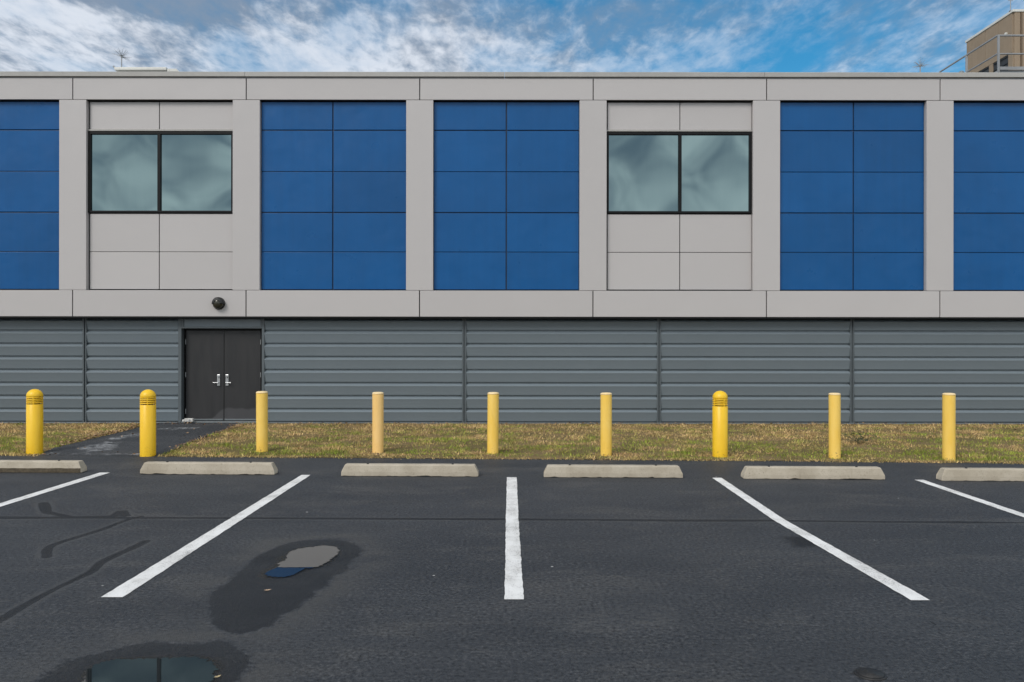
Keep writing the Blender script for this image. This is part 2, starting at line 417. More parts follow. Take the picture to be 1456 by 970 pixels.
# ------------------------------------------------------------------ ground, paving, lawn, path
mb = MB(); mb.add([(-900,-900,-.03),(900,-900,-.03),(900,900,-.03),(-900,900,-.03)], [(0,1,2,3)])
o = mb.build('ground', 'ground'); o['kind'] = 'structure'
xs = np.concatenate([np.arange(-60,-9,3), np.arange(-9,11,.035), np.arange(11,61,3)])
ts = np.concatenate([np.linspace(-40, 3.2, 14)[:-1], np.arange(3.2, 11.0, .035)])
X, T = np.meshgrid(xs, ts)
f = np.clip((T-3.2)/7.8, 0, 1)
ytop = lot_edge(X) + .03 + .05*(fbm(X*1.1, X*0+3)-.5) + .05*(fbm(X*7, X*0+8, 2)-.5)
Y = np.where(T < 3.2, T, 3.2 + f*(ytop-3.2))
Z = .006*(fbm(X*.4, Y*.4)-.5)*2*0
lot = grid_mesh('parking_lot', X, Y, Z, 'asphalt'); lot['kind'] = 'structure'; marks(lot.data, X.ravel(), Y.ravel())

YW = YF + .22                                   # face of the lower wall
def lawn_z(x, y):
    e = lot_edge(x); t = np.clip((y-e)/(YW-e), -.2, 1.1)
    return .012 + .095*np.clip(t, 0, 1.1)**.8*1.0 + np.clip(t, -.2, 0)*.3
PL = G([(59,647.5),(77,640),(124,630),(186,617),(223,606),(256,601)]); PR = G([(228,650),(263,636),(309,621),(345,609),(376,601)])
PLx = [(a, b) for a, b in [(-8.1,12.7)]] ; 
def path_lr(y):                                 # left and right edge of the walk at depth y
    yl = [p[1] for p in PL]; xl = [p[0] for p in PL]; yr = [p[1] for p in PR]; xr = [p[0] for p in PR]
    return np.interp(y, yl, xl), np.interp(y, yr, xr)
xs = np.concatenate([np.arange(-40,-13,2), np.arange(-13,14,.09), np.arange(14,41,2)]); ts = np.linspace(0, 1, 56)
X, T = np.meshgrid(xs, ts); e = lot_edge(X) - .03 + .06*(fbm(X*3, X*0+1)-.5)
Y = e + T*(YW + .05 - e); Z = lawn_z(X, Y) + .03*(fbm(X*1.6, Y*1.6)-.5)*np.clip(T*6, 0, 1) - .004
L_, R_ = path_lr(Y); ins = np.clip(np.minimum(X-L_, R_-X)/.15+.3, 0, 1); Z = Z - ins*.05
lawn = grid_mesh('lawn', X, Y, Z, 'soil'); lawn['kind'] = 'structure'
ts = np.linspace(0, 1, 90); us = np.linspace(0, 1, 60); U, T = np.meshgrid(us, ts)
Yp = lot_edge(gp(150,648)[0]) - .02 + T*(YF + .45 - lot_edge(gp(150,648)[0])); L_, R_ = path_lr(Yp)
L_ = L_ + .10*(fbm(Yp*2.3, Yp*0+2)-.5); R_ = R_ + .10*(fbm(Yp*2.3, Yp*0+9)-.5)
Xp = L_ + U*(R_-L_); crown = np.minimum(U, 1-U)
Zp = np.clip(lawn_z(Xp, Yp), .012, 1) - .004 + .012*np.clip(crown*8, 0, 1)*np.clip(T*20, 0, 1) - .006*(1-np.clip(T*20, 0, 1))
pth = grid_mesh('path', Xp, Yp, Zp, 'path'); pth['kind'] = 'structure'; marks(pth.data, Xp.ravel(), Yp.ravel())

# grass blades: one mass, dry straw towards the wall, greener towards the lot
N = 270000
bx = rng.uniform(-13.2, 13.6, N); tt = rng.random(N)**1.15; by = lot_edge(bx) - .10 + .16*(fbm(bx*2.4, bx*0+6, 3)-.5) + tt*(YW - .06 - lot_edge(bx) + .06)
l_, r_ = path_lr(by)
ragged = .10*(fbm(bx*3, by*3)-.35)
keep = ~((bx > l_ + ragged) & (bx < r_ - ragged))
dens = fbm(bx*2.1+40, by*3.2); edge_in = by - lot_edge(bx)
keep &= (rng.random(N) < .16 + 1.75*(dens-.24)) & ((edge_in > -.08) | (rng.random(N) < .25))
bx, by, tt = bx[keep], by[keep], tt[keep]; n = len(bx)
bz = lawn_z(bx, by) + .03*(fbm(bx*1.6, by*1.6)-.5)*np.clip(tt*6, 0, 1) - .012
clump = fbm(bx*1.7+3, by*3.0+7); cl2 = fbm(bx*5, by*9+30, 3)
green = np.clip(.62 + 3.4*(clump-.5) + 2.2*(cl2-.5) - 1.15*(tt-.32), 0, 1)
edge_dry = np.clip(1-edge_in[keep]/.12, 0, 1); green *= 1-.8*edge_dry
green = np.where(rng.random(n) < .88, green, rng.random(n))
tuft = .55 + 1.1*fbm(bx*6+70, by*8+3, 2)**1.5
hh = tuft*(.016 + .040*rng.random(n)**1.6) * (.25 + 1.6*fbm(bx*3.3+11, by*4+2)); ang = rng.uniform(0, 2*np.pi, n); wd = .004 + .005*rng.random(n)
lean = rng.normal(0, .6, (n, 2)) * hh[:, None]*(1.15-.5*green[:, None])
dx, dy = np.cos(ang)*wd, np.sin(ang)*wd
V = np.zeros((n, 3, 3)); V[:,0] = np.stack([bx-dx, by-dy, bz], 1); V[:,1] = np.stack([bx+dx, by+dy, bz], 1); V[:,2] = np.stack([bx+lean[:,0], by+lean[:,1], bz+hh], 1)
gr = np.array([.150,.180,.020]); g2 = np.array([.075,.098,.018]); st = np.array([.34,.245,.115]); s2 = np.array([.20,.125,.055])
a = rng.random((n,1)); colg = gr*a+g2*(1-a); a = np.clip(rng.random((n,1))*.7+.5*(cl2[:,None]-.2), 0, 1); cols = st*a+s2*(1-a)
col = colg*green[:,None]+cols*(1-green[:,None]); col *= (.7+.8*rng.random((n,1)))*(.60+.9*fbm(bx*4+50, by*6+12, 3)[:,None])*1.8
def tri_mass(name, V, col, mat, k=3):
    n = len(V); me = bpy.data.meshes.new(name); me.vertices.add(n*k); me.vertices.foreach_set('co', V.ravel().astype(np.float32))
    me.loops.add(n*k); me.loops.foreach_set('vertex_index', np.arange(n*k).astype(np.int32))
    me.polygons.add(n); me.polygons.foreach_set('loop_start', (np.arange(n)*k).astype(np.int32)); me.update(calc_edges=True)
    at = me.attributes.new('tint', 'FLOAT_COLOR', 'POINT'); c4 = np.ones((n, k, 4)); c4[:,:,:3] = col[:,None,:]; at.data.foreach_set('color', c4.ravel().astype(np.float32))
    me.materials.append(M[mat]); o = bpy.data.objects.new(name, me); C.objects.link(o); return o
g = tri_mass('grass', V, col, 'blade'); g['kind'] = 'stuff'; g['label'] = 'patchy half-dry grass strip between the bollards and the slate siding'; g['category'] = 'grass'

# drifts of dry leaves against the wall and along the walk
def leaf_spots():
    out = []
    for _ in range(900):
        x = random.uniform(-12.5, 13); out.append((x, YW - .08 - abs(random.gauss(0, .18))))
    for _ in range(520):                          # left verge of the walk
        y = random.uniform(14.4, 17.6); l, r = path_lr(y); out.append((float(l) - abs(random.gauss(0, .16)) + .06, y + random.gauss(0, .05)))
    for _ in range(240):
        y = random.uniform(14.0, 17.6); l, r = path_lr(y); out.append((float(r) + abs(random.gauss(0, .22)) - .05, y))
    for px in (50, 210, 373, 537, 701, 862, 1024, 1187, 1349):
        for _ in range(16):
            x, y = gp(px, 650); out.append((x + random.gauss(0, .16), y - abs(random.gauss(0, .08)) + .12))
    for _ in range(500):
        x = random.uniform(-12, 13); y = float(lot_edge(x)) + random.uniform(.1, 4.3)
        if fbm(x*.9+5, y*1.5) > .52: out.append((x, y))
    return out
LV = []; LC = []
for x, y in leaf_spots():
    z = float(lawn_z(x, y)) + random.uniform(.012, .035); s = random.uniform(.012, .032); a = random.uniform(0, 6.28); ti = random.uniform(-.5, .9)
    u = Vector((math.cos(a), math.sin(a), random.uniform(-.3, .3)))*s; w = Vector((-math.sin(a)*math.cos(ti), math.cos(a)*math.cos(ti), math.sin(ti)))*s*.6
    c = Vector((x, y, z)); LV.append([c-u, c+w, c+u, c-w]); k = random.uniform(.6, 1.25)
    LC.append(random.choice([(.23,.135,.07), (.30,.19,.105), (.16,.09,.05), (.34,.235,.15)])); LC[-1] = tuple(q*k for q in LC[-1])
lf = tri_mass('fallen_leaves', np.array([[tuple(q) for q in f] for f in LV]), np.array(LC), 'leaf', 4)
lf['kind'] = 'stuff'; lf['label'] = 'curled brown leaves drifted along the wall foot and walk'; lf['category'] = 'leaves'

# puddles: flat water with a ragged rim
def puddle(pts, label, seed):
    P = np.array(smooth_poly(pts, 2)); c = P.mean(0); q = []
    for i in range(len(P)):
        a, b = P[i], P[(i+1) % len(P)]
        for k in range(8): q.append(a+(b-a)*k/8)
    q = np.array(q); nz = fbm(q[:,0]*9+seed, q[:,1]*6, 4)-.5; nf = fbm(q[:,0]*70, q[:,1]*34+seed, 3)-.5
    d = q-c; d /= np.linalg.norm(d, axis=1)[:,None]; q = q + d*(nz*.10+nf*.06)[:,None]
    mb = MB(); n = len(q); mb.add([(x, y, .004) for x, y in q], [tuple(range(n))])
    o = mb.build('puddle', 'water'); o['kind'] = 'structure'; o['label'] = label; o['category'] = 'puddle'; return o
puddle(pool_a, 'small rain puddle mirroring pale grey cladding with a blue rim', 3)
puddle(pool_b, 'dark teal puddle at the bottom edge mirroring a window bar', 8)

# painted stall lines
LG = 'white parking stall lines'
def stall_line(px, label, seed):
    P = G(px); n = len(px)//2; Lp, Rp = P[:n], P[n:][::-1]      # left edge top->bottom, right edge bottom->top
    def res(q):
        q = np.array(q); s = np.concatenate([[0], np.cumsum(np.linalg.norm(np.diff(q, axis=0), axis=1))]); t = np.linspace(0, s[-1], 220)
        return np.stack([np.interp(t, s, q[:,0]), np.interp(t, s, q[:,1])], 1)
    a, b = res(Lp), res(Rp)
    a[:,0] += .012*(fbm(a[:,1]*14+seed, a[:,1]*0+seed, 3)-.5); b[:,0] += .012*(fbm(b[:,1]*14, b[:,1]*0+seed+5, 3)-.5)
    V = [(x, y, .004) for x, y in a]+[(x, y, .004) for x, y in b]
    mb = MB(); mb.add(V, [(i, i+1, 220+i+1, 220+i) for i in range(219)])
    me = mb.build('parking_line', 'line'); tag(me, label, 'road marking', LG)
    if me.data.polygons[0].normal.z < 0: me.data.flip_normals()
stall_line([(142,673),(0,717),(-437,851), (-410,851),(0,722),(157,673)], 'white stall line running off the left edge, ending beside the damp-footed wheel stop', 1)
stall_line([(429,676),(144,850.5), (175,850.5),(442,676)], 'white stall line slanting left, beside the small puddle', 2)
stall_line([(721,679),(719.5,738),(718,853), (745,853),(737.5,738),(735,679)], 'white stall line pointing straight at the viewer, in the middle of the lot', 3)
stall_line([(1013,679.5),(1100,739.6),(1296,853.6), (1323.5,853.6),(1117,739.6),(1026,679.5)], 'slightly bent white stall line slanting right, over a dark stain', 4)
stall_line([(1300.5,682),(1456,735.5),(1805,855), (1832,855),(1456,730),(1313,682)], 'white stall line running off the right edge of the lot', 5)

# ------------------------------------------------------------------ wheel stops
def wheel_stop(seed):
    rnd = random.Random(seed); L = .965; ns = 64
    prof = [(-.085,0,1),(-.083,.06,1),(-.068,.148,.952),(-.058,.162,.944),(.058,.162,.944),(.068,.148,.952),(.083,.06,1),(.085,0,1)]
    V = []; Fs = []
    for i in range(ns+1):
        t = -1 + 2*i/ns
        for j, (y, z, e) in enumerate(prof):
            zz = z
            if j in (0, 7): zz = max(0, .034*(float(fbm((t*L+seed)*11, seed+j, 4))-.5))   # chipped, uneven foot
            x = t*L*e
            k = 1 - .05*max(0, (abs(t)-.965)/.035)
            V.append((x, y*k, zz + .002*(rnd.random()-.5)))
    m = len(prof)
    for i in range(ns):
        for j in range(m):
            j2 = (j+1) % m; Fs.append((i*m+j, (i+1)*m+j, (i+1)*m+j2, i*m+j2))
    Fs.append(tuple(range(m))); Fs.append(tuple(ns*m+k for k in range(m-1,-1,-1)))
    return V, Fs
WG = 'concrete wheel stops at the head of the stalls'
def place_stop(x0, x1, y, label, seed, damp=False, only=None):
    (ax, ay), (bx_, by_) = gp(x0, y), gp(x1, y)
    if only == 'right': cx_ = bx_ - .965
    elif only == 'left': cx_ = ax + .965
    else: cx_ = (ax+bx_)/2
    t = thing('wheel_stop', label, 'wheel stop', (cx_, ay+.085, .002), WG, R(-1.4))
    V, Fs = wheel_stop(seed); mb = MB(); mb.add(V, Fs); b = mb.build('stop_block', 'concrete', t)
    bm = bmesh.new(); bm.from_mesh(b.data); bmesh.ops.recalc_face_normals(bm, faces=bm.faces); bm.to_mesh(b.data); bm.free()
    md = b.modifiers.new('soft edges', 'BEVEL'); md.width = .008; md.segments = 2; md.limit_method = 'ANGLE'; md.angle_limit = R(25)
    for sx in (-.6, .6):
        mb = MB(); mb.lathe([(.016,.159),(.016,.168),(.012,.172)], sx, -.01, 0, 14); mb.build('anchor_pin', 'iron', t)
    if damp:
        mb = MB(); prof = []
        q = 40; v = []; fs = []
        for i in range(q+1):
            xx = -.955+1.91*i/q; dz = .018*(float(fbm(xx*6, 3.3))-.5)
            v += [(xx, -.0890, .002), (xx, -.0872, .062+dz), (xx, -.07, .066+dz)]
            if i: fs += [(3*i-3, 3*i, 3*i+1, 3*i-2), (3*i-2, 3*i+1, 3*i+2, 3*i-1)]
        mb.add(v, fs); part(mb, 'damp_foot', 'mossy', t)
place_stop(-80, 117, 673, 'concrete wheel stop at the left edge with a dark damp foot', 1, True, 'right')
place_stop(195, 394, 675.5, 'concrete wheel stop in front of the double door and walk', 2)
place_stop(486, 679, 678, 'concrete wheel stop just left of the straight-ahead stall line', 3)
place_stop(776, 969, 679.5, 'concrete wheel stop just right of the straight-ahead stall line', 4)
place_stop(1060, 1257, 681.5, 'concrete wheel stop between the bent stall line and the rightmost line', 5)
place_stop(1341, 1540, 684, 'concrete wheel stop cut off by the right edge', 6, False, 'left')

# ------------------------------------------------------------------ bollards
BG1, BG2 = 'domed yellow light bollards', 'plain pale yellow pipe bollards'
def light_bollard(px, ytop, ybot, label):
    x, y = gp(px, ybot, .02); k = F/y; h = (ybot-ytop)/k; r = .5*21.5/k; x *= (y+r)/y
    t = thing('light_bollard', label, 'bollard', (x, y+r, .0), BG1); h += .02
    zc = h - .62*r*1.6 - .0; zt = zc - .128
    mb = MB(); mb.lathe([(r,-.05),(r,zt-.006),(r-.006,zt)], n=48); part(mb, 'post', 'yellow', t)
    mb = MB(); mb.lathe([(r-.045,zt+.0005),(r-.045,zc-.0005)], n=32); part(mb, 'lamp_core', 'amber', t)
    for j in range(4):
        z0 = zt + .016 + j*.030
        mb = MB(); mb.lathe([(r-.030,z0+.004),(r-.001,z0),(r,z0+.003),(r,z0+.014),(r-.003,z0+.016),(r-.030,z0+.022)], n=48); part(mb, 'louvre_ring', 'yellow', t)
    for a in (20, 110, 200, 290):
        mb = MB(); aa = R(a); c, s_ = math.cos(aa), math.sin(aa); mb.tube((c*(r-.012), s_*(r-.012), zt+.001), (c*(r-.012), s_*(r-.012), zc-.001), .011); part(mb, 'louvre_strut', 'yellow', t)
    pr = [(r-.006,zc),(r,zc+.006)] + [(r*math.cos(a), zc+.01+(h-zc-.01)*math.sin(a)) for a in np.linspace(0, math.pi/2*.985, 14)]
    mb = MB(); mb.lathe(pr, n=48); part(mb, 'dome_cap', 'yellow', t)
    return t
def pipe_bollard(px, ytop, ybot, label, mat='pale', w=16.2, tilt=0.0):
    x, y = gp(px, ybot, .02); k = F/y; h = (ybot-ytop)/k + .02; r = .5*w/k; x *= (y+r)/y
    t = thing('pipe_bollard', label, 'bollard', (x, y+r, 0), BG2); t.rotation_euler = (0, R(tilt), random.uniform(-.3, .3))
    mb = MB(); mb.lathe([(r,-.05),(r,h-.036)], n=44); part(mb, 'sleeve', mat, t)
    mb = MB(); mb.lathe([(r-.003,h-.036),(r+.002,h-.033),(r+.002,h-.022),(r*.93,h-.010),(r*.7,h-.003),(r*.3,h),(.004,h+.0005)], n=44); part(mb, 'end_cap', 'palecap', t)
light_bollard(49.5, 554.5, 646, 'bright yellow domed light bollard at the far left, before the slate siding')
light_bollard(210.5, 555, 648.5, 'bright yellow domed light bollard beside the walk to the double door')
pipe_bollard(372.8, 557, 644, 'plain pale yellow bollard before the right jamb of the double door', tilt=-.2)
pipe_bollard(537.5, 558, 645, 'slightly peach plain bollard, next one right of the bollard by the double door', 'peach')
pipe_bollard(700.8, 558, 646, 'plain pale yellow bollard behind the gap at the straight-ahead stall line', tilt=.4)
pipe_bollard(862, 558.5, 648.5, 'plain pale bollard just left of the light bollard that stands alone on the right')
light_bollard(1024, 556, 650, 'bright yellow domed light bollard between plain bollards, right of centre')
pipe_bollard(1187, 558.5, 651.5, 'plain pale yellow bollard beside the dark green weed', tilt=-.2)
pipe_bollard(1349.3, 558.5, 654, 'plain pale yellow bollard at the far right end of the row', w=17)

# ------------------------------------------------------------------ the building
B = thing('office_building', 'long flat-roofed building with blue and grey metal panels over slate siding', 'building', (0, YF, 0))
def bpart(mb, name, mat, parent=None, label=None):      # mesh written in site coordinates, parented to the building's foot
    o = part(mb, name, mat, parent or B, label)
    if (parent or B) is B: o.location = (0, -YF, 0)
    return o
JO = [103 + 246.7*i for i in range(-1, 7)]
XL, XR = fx(JO[0]-20), fx(JO[-1]+20)
ZT, ZB = fz(103), fz(450.5)                     # coping top, soffit
YB = 44.0
mb = MB(); mb.box(XL+.05, XR-.05, YF+.30, YB, ZB+.02, ZT-.55); bpart(mb, 'building_core', 'gap')
mb = MB(); mb.box(XL+.05, XR-.05, YF+.55, YB, -.1, ZB+.018); bpart(mb, 'ground_floor_core', 'gap')
mb = MB(); mb.box(XL+.02, XR-.02, YF+.031, YF+.29, ZT-.60, ZT-.13); mb.box(XL+.02, XL+.25, YF+.292, YB, ZT-.60, ZT-.13); mb.box(XR-.25, XR-.02, YF+.292, YB, ZT-.60, ZT-.13)
bpart(mb, 'parapet', 'gap')
mb = MB(); mb.box(XL+.252, XR-.252, YF+.292, YB-.01, ZT-.548, ZT-.50); bpart(mb, 'roof', 'roofgrey')
# side skins so the ends read as clad walls
mb = MB(); mb.box(XL, XL+.018, YF+.05, YB, ZB, ZT-.12); bpart(mb, 'side_cladding', 'grey'); mb = MB(); mb.box(XR-.018, XR, YF+.05, YB, ZB, ZT-.12); bpart(mb, 'side_cladding', 'grey')
# coping in lengths
cj = [XL-.03] + [fx(p) for p in (-20, 348, 717, 1086, 1455)] + [XR+.03]
for a, b in zip(cj[:-1], cj[1:]):
    mb = MB(); y0 = YF-.035
    mb.extrude_x([(y0, fz(109.6)), (y0+.006, fz(109.9)), (YF+.02, fz(109.9)), (YF+.02, ZT-.03), (YF+.33, ZT-.05), (YF+.33, ZT-.028), (y0+.008, ZT), (y0, ZT-.008)][::-1], a+.003, b-.003)
    bpart(mb, 'parapet_coping', 'coping')
for (p0, p1) in zip(JO[:-1], JO[1:]):
    for y0, y1 in ((112.0, 142.0), (413.4, 450.5)):
        mb = MB(); mb.box(fx(p0)+.011, fx(p1)-.011, YF, YF+.03, fz(y1), fz(y0), .004); bpart(mb, 'fascia_panel', 'grey')
mb = MB()                                        # carrier rails seen as the dark joints
mb.box(XL+.03, XR-.03, YF+.032, YF+.12, fz(450.2), fz(413.6)); bpart(mb, 'fascia_rail', 'gap')
for p in JO:
    mb = MB(); mb.box(fx(p-19.2), fx(p+19.2), YF+.001, YF+.20, fz(412.9), fz(142.6), .004); bpart(mb, 'cladding_column', 'grey')
mb = MB()                                        # soffit under the upper storey
mb.box(XL+.02, XR-.02, YF+.01, YF+.50, ZB-.035, ZB-.002); bpart(mb, 'soffit', 'dark')

DR = .10; YP = YF + DR                           # bay panels sit back from the columns
rowsB = [144.6, 185.6, 244.4, 302.6, 358.6, 412.2]
def zc(py): return fz(py, YP)
def bay(p0, p1, blue):
    xa, xb = fx(p0+19.2)+.004, fx(p1-19.2)-.004; xm = fx((p0+p1)/2, YP)
    mb = MB(); mb.box(xa, xb, YP+.03, YP+.05, fz(412.9), fz(143)); 
    bk = bpart(mb, 'panel_bay', 'blueback' if blue else 'gap', None, 'blue metal panel bay' if blue else 'grey metal panel bay around a window')
    def pan(x0, x1, y0, y1, g0, g1):
        m = MB(); m.box(x0, x1, YP, YP+.026, zc(y1)+g1, zc(y0)-g0, .005); part(m, 'cladding_panel', 'blue' if blue else 'grey', bk)
    if blue:
        for j in range(5):
            g0 = .016 if j in (1, 3) else (.009 if j else .02); g1 = .016 if j in (0, 2) else .009
            for a, b in ((xa+.006, xm-.014), (xm+.014, xb-.006)): pan(a, b, rowsB[j], rowsB[j+1], g0*.7, g1*.7)
    else:
        for a, b in ((xa+.03, xm-.009), (xm+.009, xb-.004)):
            pan(a, b, 144.6, 184.6, .02, 0); pan(a, b, 304.6, 358.8, .004, .006); pan(a, b, 358.8, 412.2, .006, .006)
        z0, z1 = zc(303.2), zc(188.2)
        mb = MB(); mb.box(xa, xb, YP-.035, YP+.02, zc(187.6)+.004, zc(185.2), .003); bpart(mb, 'window_head', 'coping')
        mb = MB(); w = .055; ya, yb = YP-.030, YP+.029
        xa2 = xa
        mb.box(xa2, xb, ya, yb, z1-w, z1, .004); mb.box(xa2, xb, ya, yb, z0, z0+w*.8, .004)
        mb.box(xa2, xa2+w, ya+.001, yb, z0+w*.8+.001, z1-w-.001, .004); mb.box(xb-w, xb, ya+.001, yb, z0+w*.8+.001, z1-w-.001, .004)
        mb.box(xm-w*.62, xm+w*.62, ya+.001, yb, z0+w*.8+.001, z1-w-.001, .004)
        wn = bpart(mb, 'window', 'dark', None, 'black-framed two-pane window')
        for s0, s1 in ((xa2+w-.005, xm-w*.62+.005), (xm+w*.62-.005, xb-w+.005)):
            n = 15; u = np.linspace(0, 1, n); U, W = np.meshgrid(u, u)
            X = s0+(s1-s0)*U; Zg = (z0+w*.8-.005)+(z1-w-z0-w*.8+.01)*W
            bow = .0045*(random.uniform(.6, 1.1))*(1-(2*U-1)**2)*(1-(2*W-1)**2) + .0022*random.uniform(-1,1)*np.sin(U*5+random.random())*np.sin(W*4)
            V = [(x, YP+.012+b, z) for x, z, b in zip(X.ravel(), Zg.ravel(), bow.ravel())]
            m = MB(); m.add(V, [(j*n+i, j*n+i+1, (j+1)*n+i+1, (j+1)*n+i) for j in range(n-1) for i in range(n-1)], True)
            gpn = part(m, 'glass_pane', 'glass', wn)
for i, (p0, p1) in enumerate(zip(JO[:-1], JO[1:])): bay(p0, p1, i not in (1, 4))

# lower storey: slate ship-lap siding in framed lengths
def wx(px): return fx(px, YW)
def wz(py): return fz(py, YW)
ZS1 = wz(453.5); ZS0 = wz(600.8); CH = (ZS1-ZS0)/ (7+.93)
def siding(p0, p1, z_low=ZS0, z_high=ZS1, mat='siding'):
    mb = MB(); zz = z_low; cs = []
    prof = [(YW+.11, z_low)]
    while zz < z_high-.02:
        h = min(CH, z_high-zz); t = zz+h
        prof += [(YW+.064, zz), (YW+.064, zz+.014), (YW+.034, zz+.017), (YW+.024, zz+.030), (YW+.012, zz+.10), (YW-.004, zz+.18), (YW-.014, t-.068), (YW-.015, t-.060), (YW-.006, t-.050), (YW+.044, t-.016), (YW+.064, t-.011)]
        zz = t
    prof += [(YW+.11, z_high)]
    mb.extrude_x(prof, wx(p0), wx(p1)); o = bpart(mb, 'siding_panel', mat)
    return o
secs = [(-162.5,117.6),(123.2,253.6),(376.2,657.2),(663.2,934.2),(940.0,1208.6),(1214.4,1485),(1491,1602)]
for a, b in secs: siding(a, b)
for a, b in ((117.6,123.2),(657.2,663.2),(934.2,940.0),(1208.6,1214.4),(1485,1491)):
    mb = MB(); x0, x1 = wx(a)+.001, wx(b)-.001; z0, z1 = ZS0, ZS1
    mb.box(x0, x1, YW+.02, YW+.05, z0, z1); mb.box(x0, x0+.030, YW-.012, YW+.019, z0, z1, .003); mb.box(x1-.022, x1, YW-.012, YW+.019, z0, z1, .003)
    bpart(mb, 'siding_trim', 'sidingdark')
mb = MB(); mb.box(wx(-162), wx(253.6), YW-.018, YW+.05, wz(602.6), ZS0-.002, .003); mb.box(wx(376.2), wx(1602), YW-.018, YW+.05, wz(602.6), ZS0-.002, .003); bpart(mb, 'base_flashing', 'flash')
mb = MB(); mb.box(wx(-162), wx(256), YW+.002, YW+.3, -.1, wz(602.8)); mb.box(wx(375), wx(1602), YW+.002, YW+.3, -.1, wz(602.8)); bpart(mb, 'plinth', 'mossy')
mb = MB(); mb.box(wx(-162.5), wx(1602), YW-.006, YW+.06, ZS1+.002, ZB-.037, .003); bpart(mb, 'head_trim', 'sidingdark')
# door surround, head panel, leaves
DZ1 = wz(467.5); DZ0 = wz(600.2)
mb = MB(); mb.box(wx(261.5), wx(370.5), YW+.004, YW+.05, DZ1+.035, ZS1-.01, .006); bpart(mb, 'door_head_panel', 'siding')
for a, b in ((253.6, 258.2), (372.4, 376.2)):
    mb = MB(); mb.box(wx(a)+.001, wx(b)-.001, YW-.012, YW+.20, DZ0-.03, ZS1, .003); bpart(mb, 'door_jamb', 'sidingdark')
mb = MB(); mb.box(wx(258.2), wx(261.4), YW-.008, YW+.05, DZ1+.034, ZS1-.01); mb.box(wx(370.6), wx(372.4), YW-.008, YW+.05, DZ1+.034, ZS1-.01); mb.box(wx(258.2), wx(372.4), YW-.012, YW+.19, DZ1, DZ1+.032, .003)
bpart(mb, 'door_head', 'sidingdark')
YD = YW + .13
mb = MB(); mb.box(wx(258.2), fx(263.6, YD), YD+.0, YD+.09, DZ0, DZ1-.002, .003); mb.box(fx(371.0, YD), wx(372.3), YD+.0, YD+.09, DZ0, DZ1-.002, .003); mb.box(fx(263.7, YD), fx(370.9, YD), YD+.002, YD+.09, DZ1-.04, DZ1-.002, .003)
bpart(mb, 'door_frame', 'dark')
mb = MB(); mb.box(wx(258.4), wx(372.2), YW-.03, YD+.09, DZ0-.05, DZ0+.006, .004); bpart(mb, 'door_threshold', 'flash')
xm = fx(318.2, YD)
for k, (a, b) in enumerate(((fx(263.8, YD)+.006, xm-.006), (xm+.006, fx(370.8, YD)-.006))):
    mb = MB(); mb.box(a, b, YD+.012, YD+.056, DZ0+.018, DZ1-.044, .003); d = bpart(mb, 'door', 'door')
    hx = (xm-.115 if k == 0 else xm+.075); sg = -1 if k == 0 else 1
    pz = fz(541, YD)
    m = MB(); m.box(hx-.034, hx+.034, YD-.008, YD+.0115, pz-.13, pz+.125, .008); m.lathe([(.022,0),(.022,.03),(.019,.034)], hx, YD-.008, pz+.075, 16, True, 'y')
    m.tube((hx, YD-.010, pz-.055), (hx, YD-.055, pz-.055), .014); m.tube((hx-sg*.012, YD-.055, pz-.055), (hx+sg*.105, YD-.055, pz-.055), .0115); part(m, 'door_handle', 'steel', d)
    for hz in (DZ0+.22, (DZ0+DZ1)/2, DZ1-.30):
        m = MB(); ex = a-.003 if k == 0 else b+.003; m.tube((ex, YD+.004, hz-.055), (ex, YD+.004, hz+.055), .009); part(m, 'hinge', 'galv', d)
    m = MB(); m.box(a+.01, b-.01, YD+.004, YD+.0115, DZ0+.020, DZ0+.05, .002); part(m, 'door_sweep', 'flash', d)
mb = MB(); mb.tube((xm, YD+.008, DZ0+.02), (xm, YD+.008, DZ1-.045), .007); bpart(mb, 'door_astragal', 'black')

# wall lamp over the door
lx, lz = fx(311.5), fz(432)
t = thing('wall_lamp', 'round black wall lamp on the grey band above the double door', 'lamp', (lx, YF, lz))
mb = MB(); mb.lathe([(.135,0),(.135,.03),(.128,.036)], 0, -.0005, 0, 40, True, 'y'); part(mb, 'back_plate', 'black', t)
mb = MB(); mb.lathe([(.118,.0)]+[(.118*math.cos(a), .03+.085*math.sin(a)) for a in np.linspace(0,1.5,9)], 0, -.037, 0, 40, True, 'y'); part(mb, 'lens', 'lampglass', t)
mb = MB(); n = 28                                   # eyelid hood over the upper half of the lens
v = []; fs = []
for i in range(n+1):
    a = R(-8) + R(196)*i/n; c, s_ = math.cos(a), math.sin(a)
    for r, dy in ((.136,-.037),(.136,-.075),(.112,-.125),(.07,-.15),(.062,-.145),(.104,-.120),(.127,-.075),(.127,-.037)): v.append((r*c, dy, r*s_))
for i in range(n):
    for j in range(8): fs.append((i*8+j, i*8+(j+1)%8, (i+1)*8+(j+1)%8, (i+1)*8+j))
fs += [tuple(range(7,-1,-1)), tuple(n*8+k for k in range(8))]
mb.add(v, fs, True); part(mb, 'lamp_hood', 'black', t)

# pale object wedged at the left jamb foot
x0 = fx(268, YW-.15)
t = thing('door_stop', 'small scuffed white door stop on the threshold at the left door foot', 'door stop', (x0, YW-.08, DZ0+.007))
mb = MB(); mb.box(-.10, .085, -.05, .045, 0, .075, .012); part(mb, 'stop_body', 'whitebox', t)
mb = MB(); mb.box(-.155, -.102, -.04, .035, 0, .05, .012); part(mb, 'stop_tail', 'whitebox', t)
mb = MB(); mb.tube((.02,-.062,.04),(.02,-.0505,.04),.018); part(mb, 'bolt_head', 'steel', t)

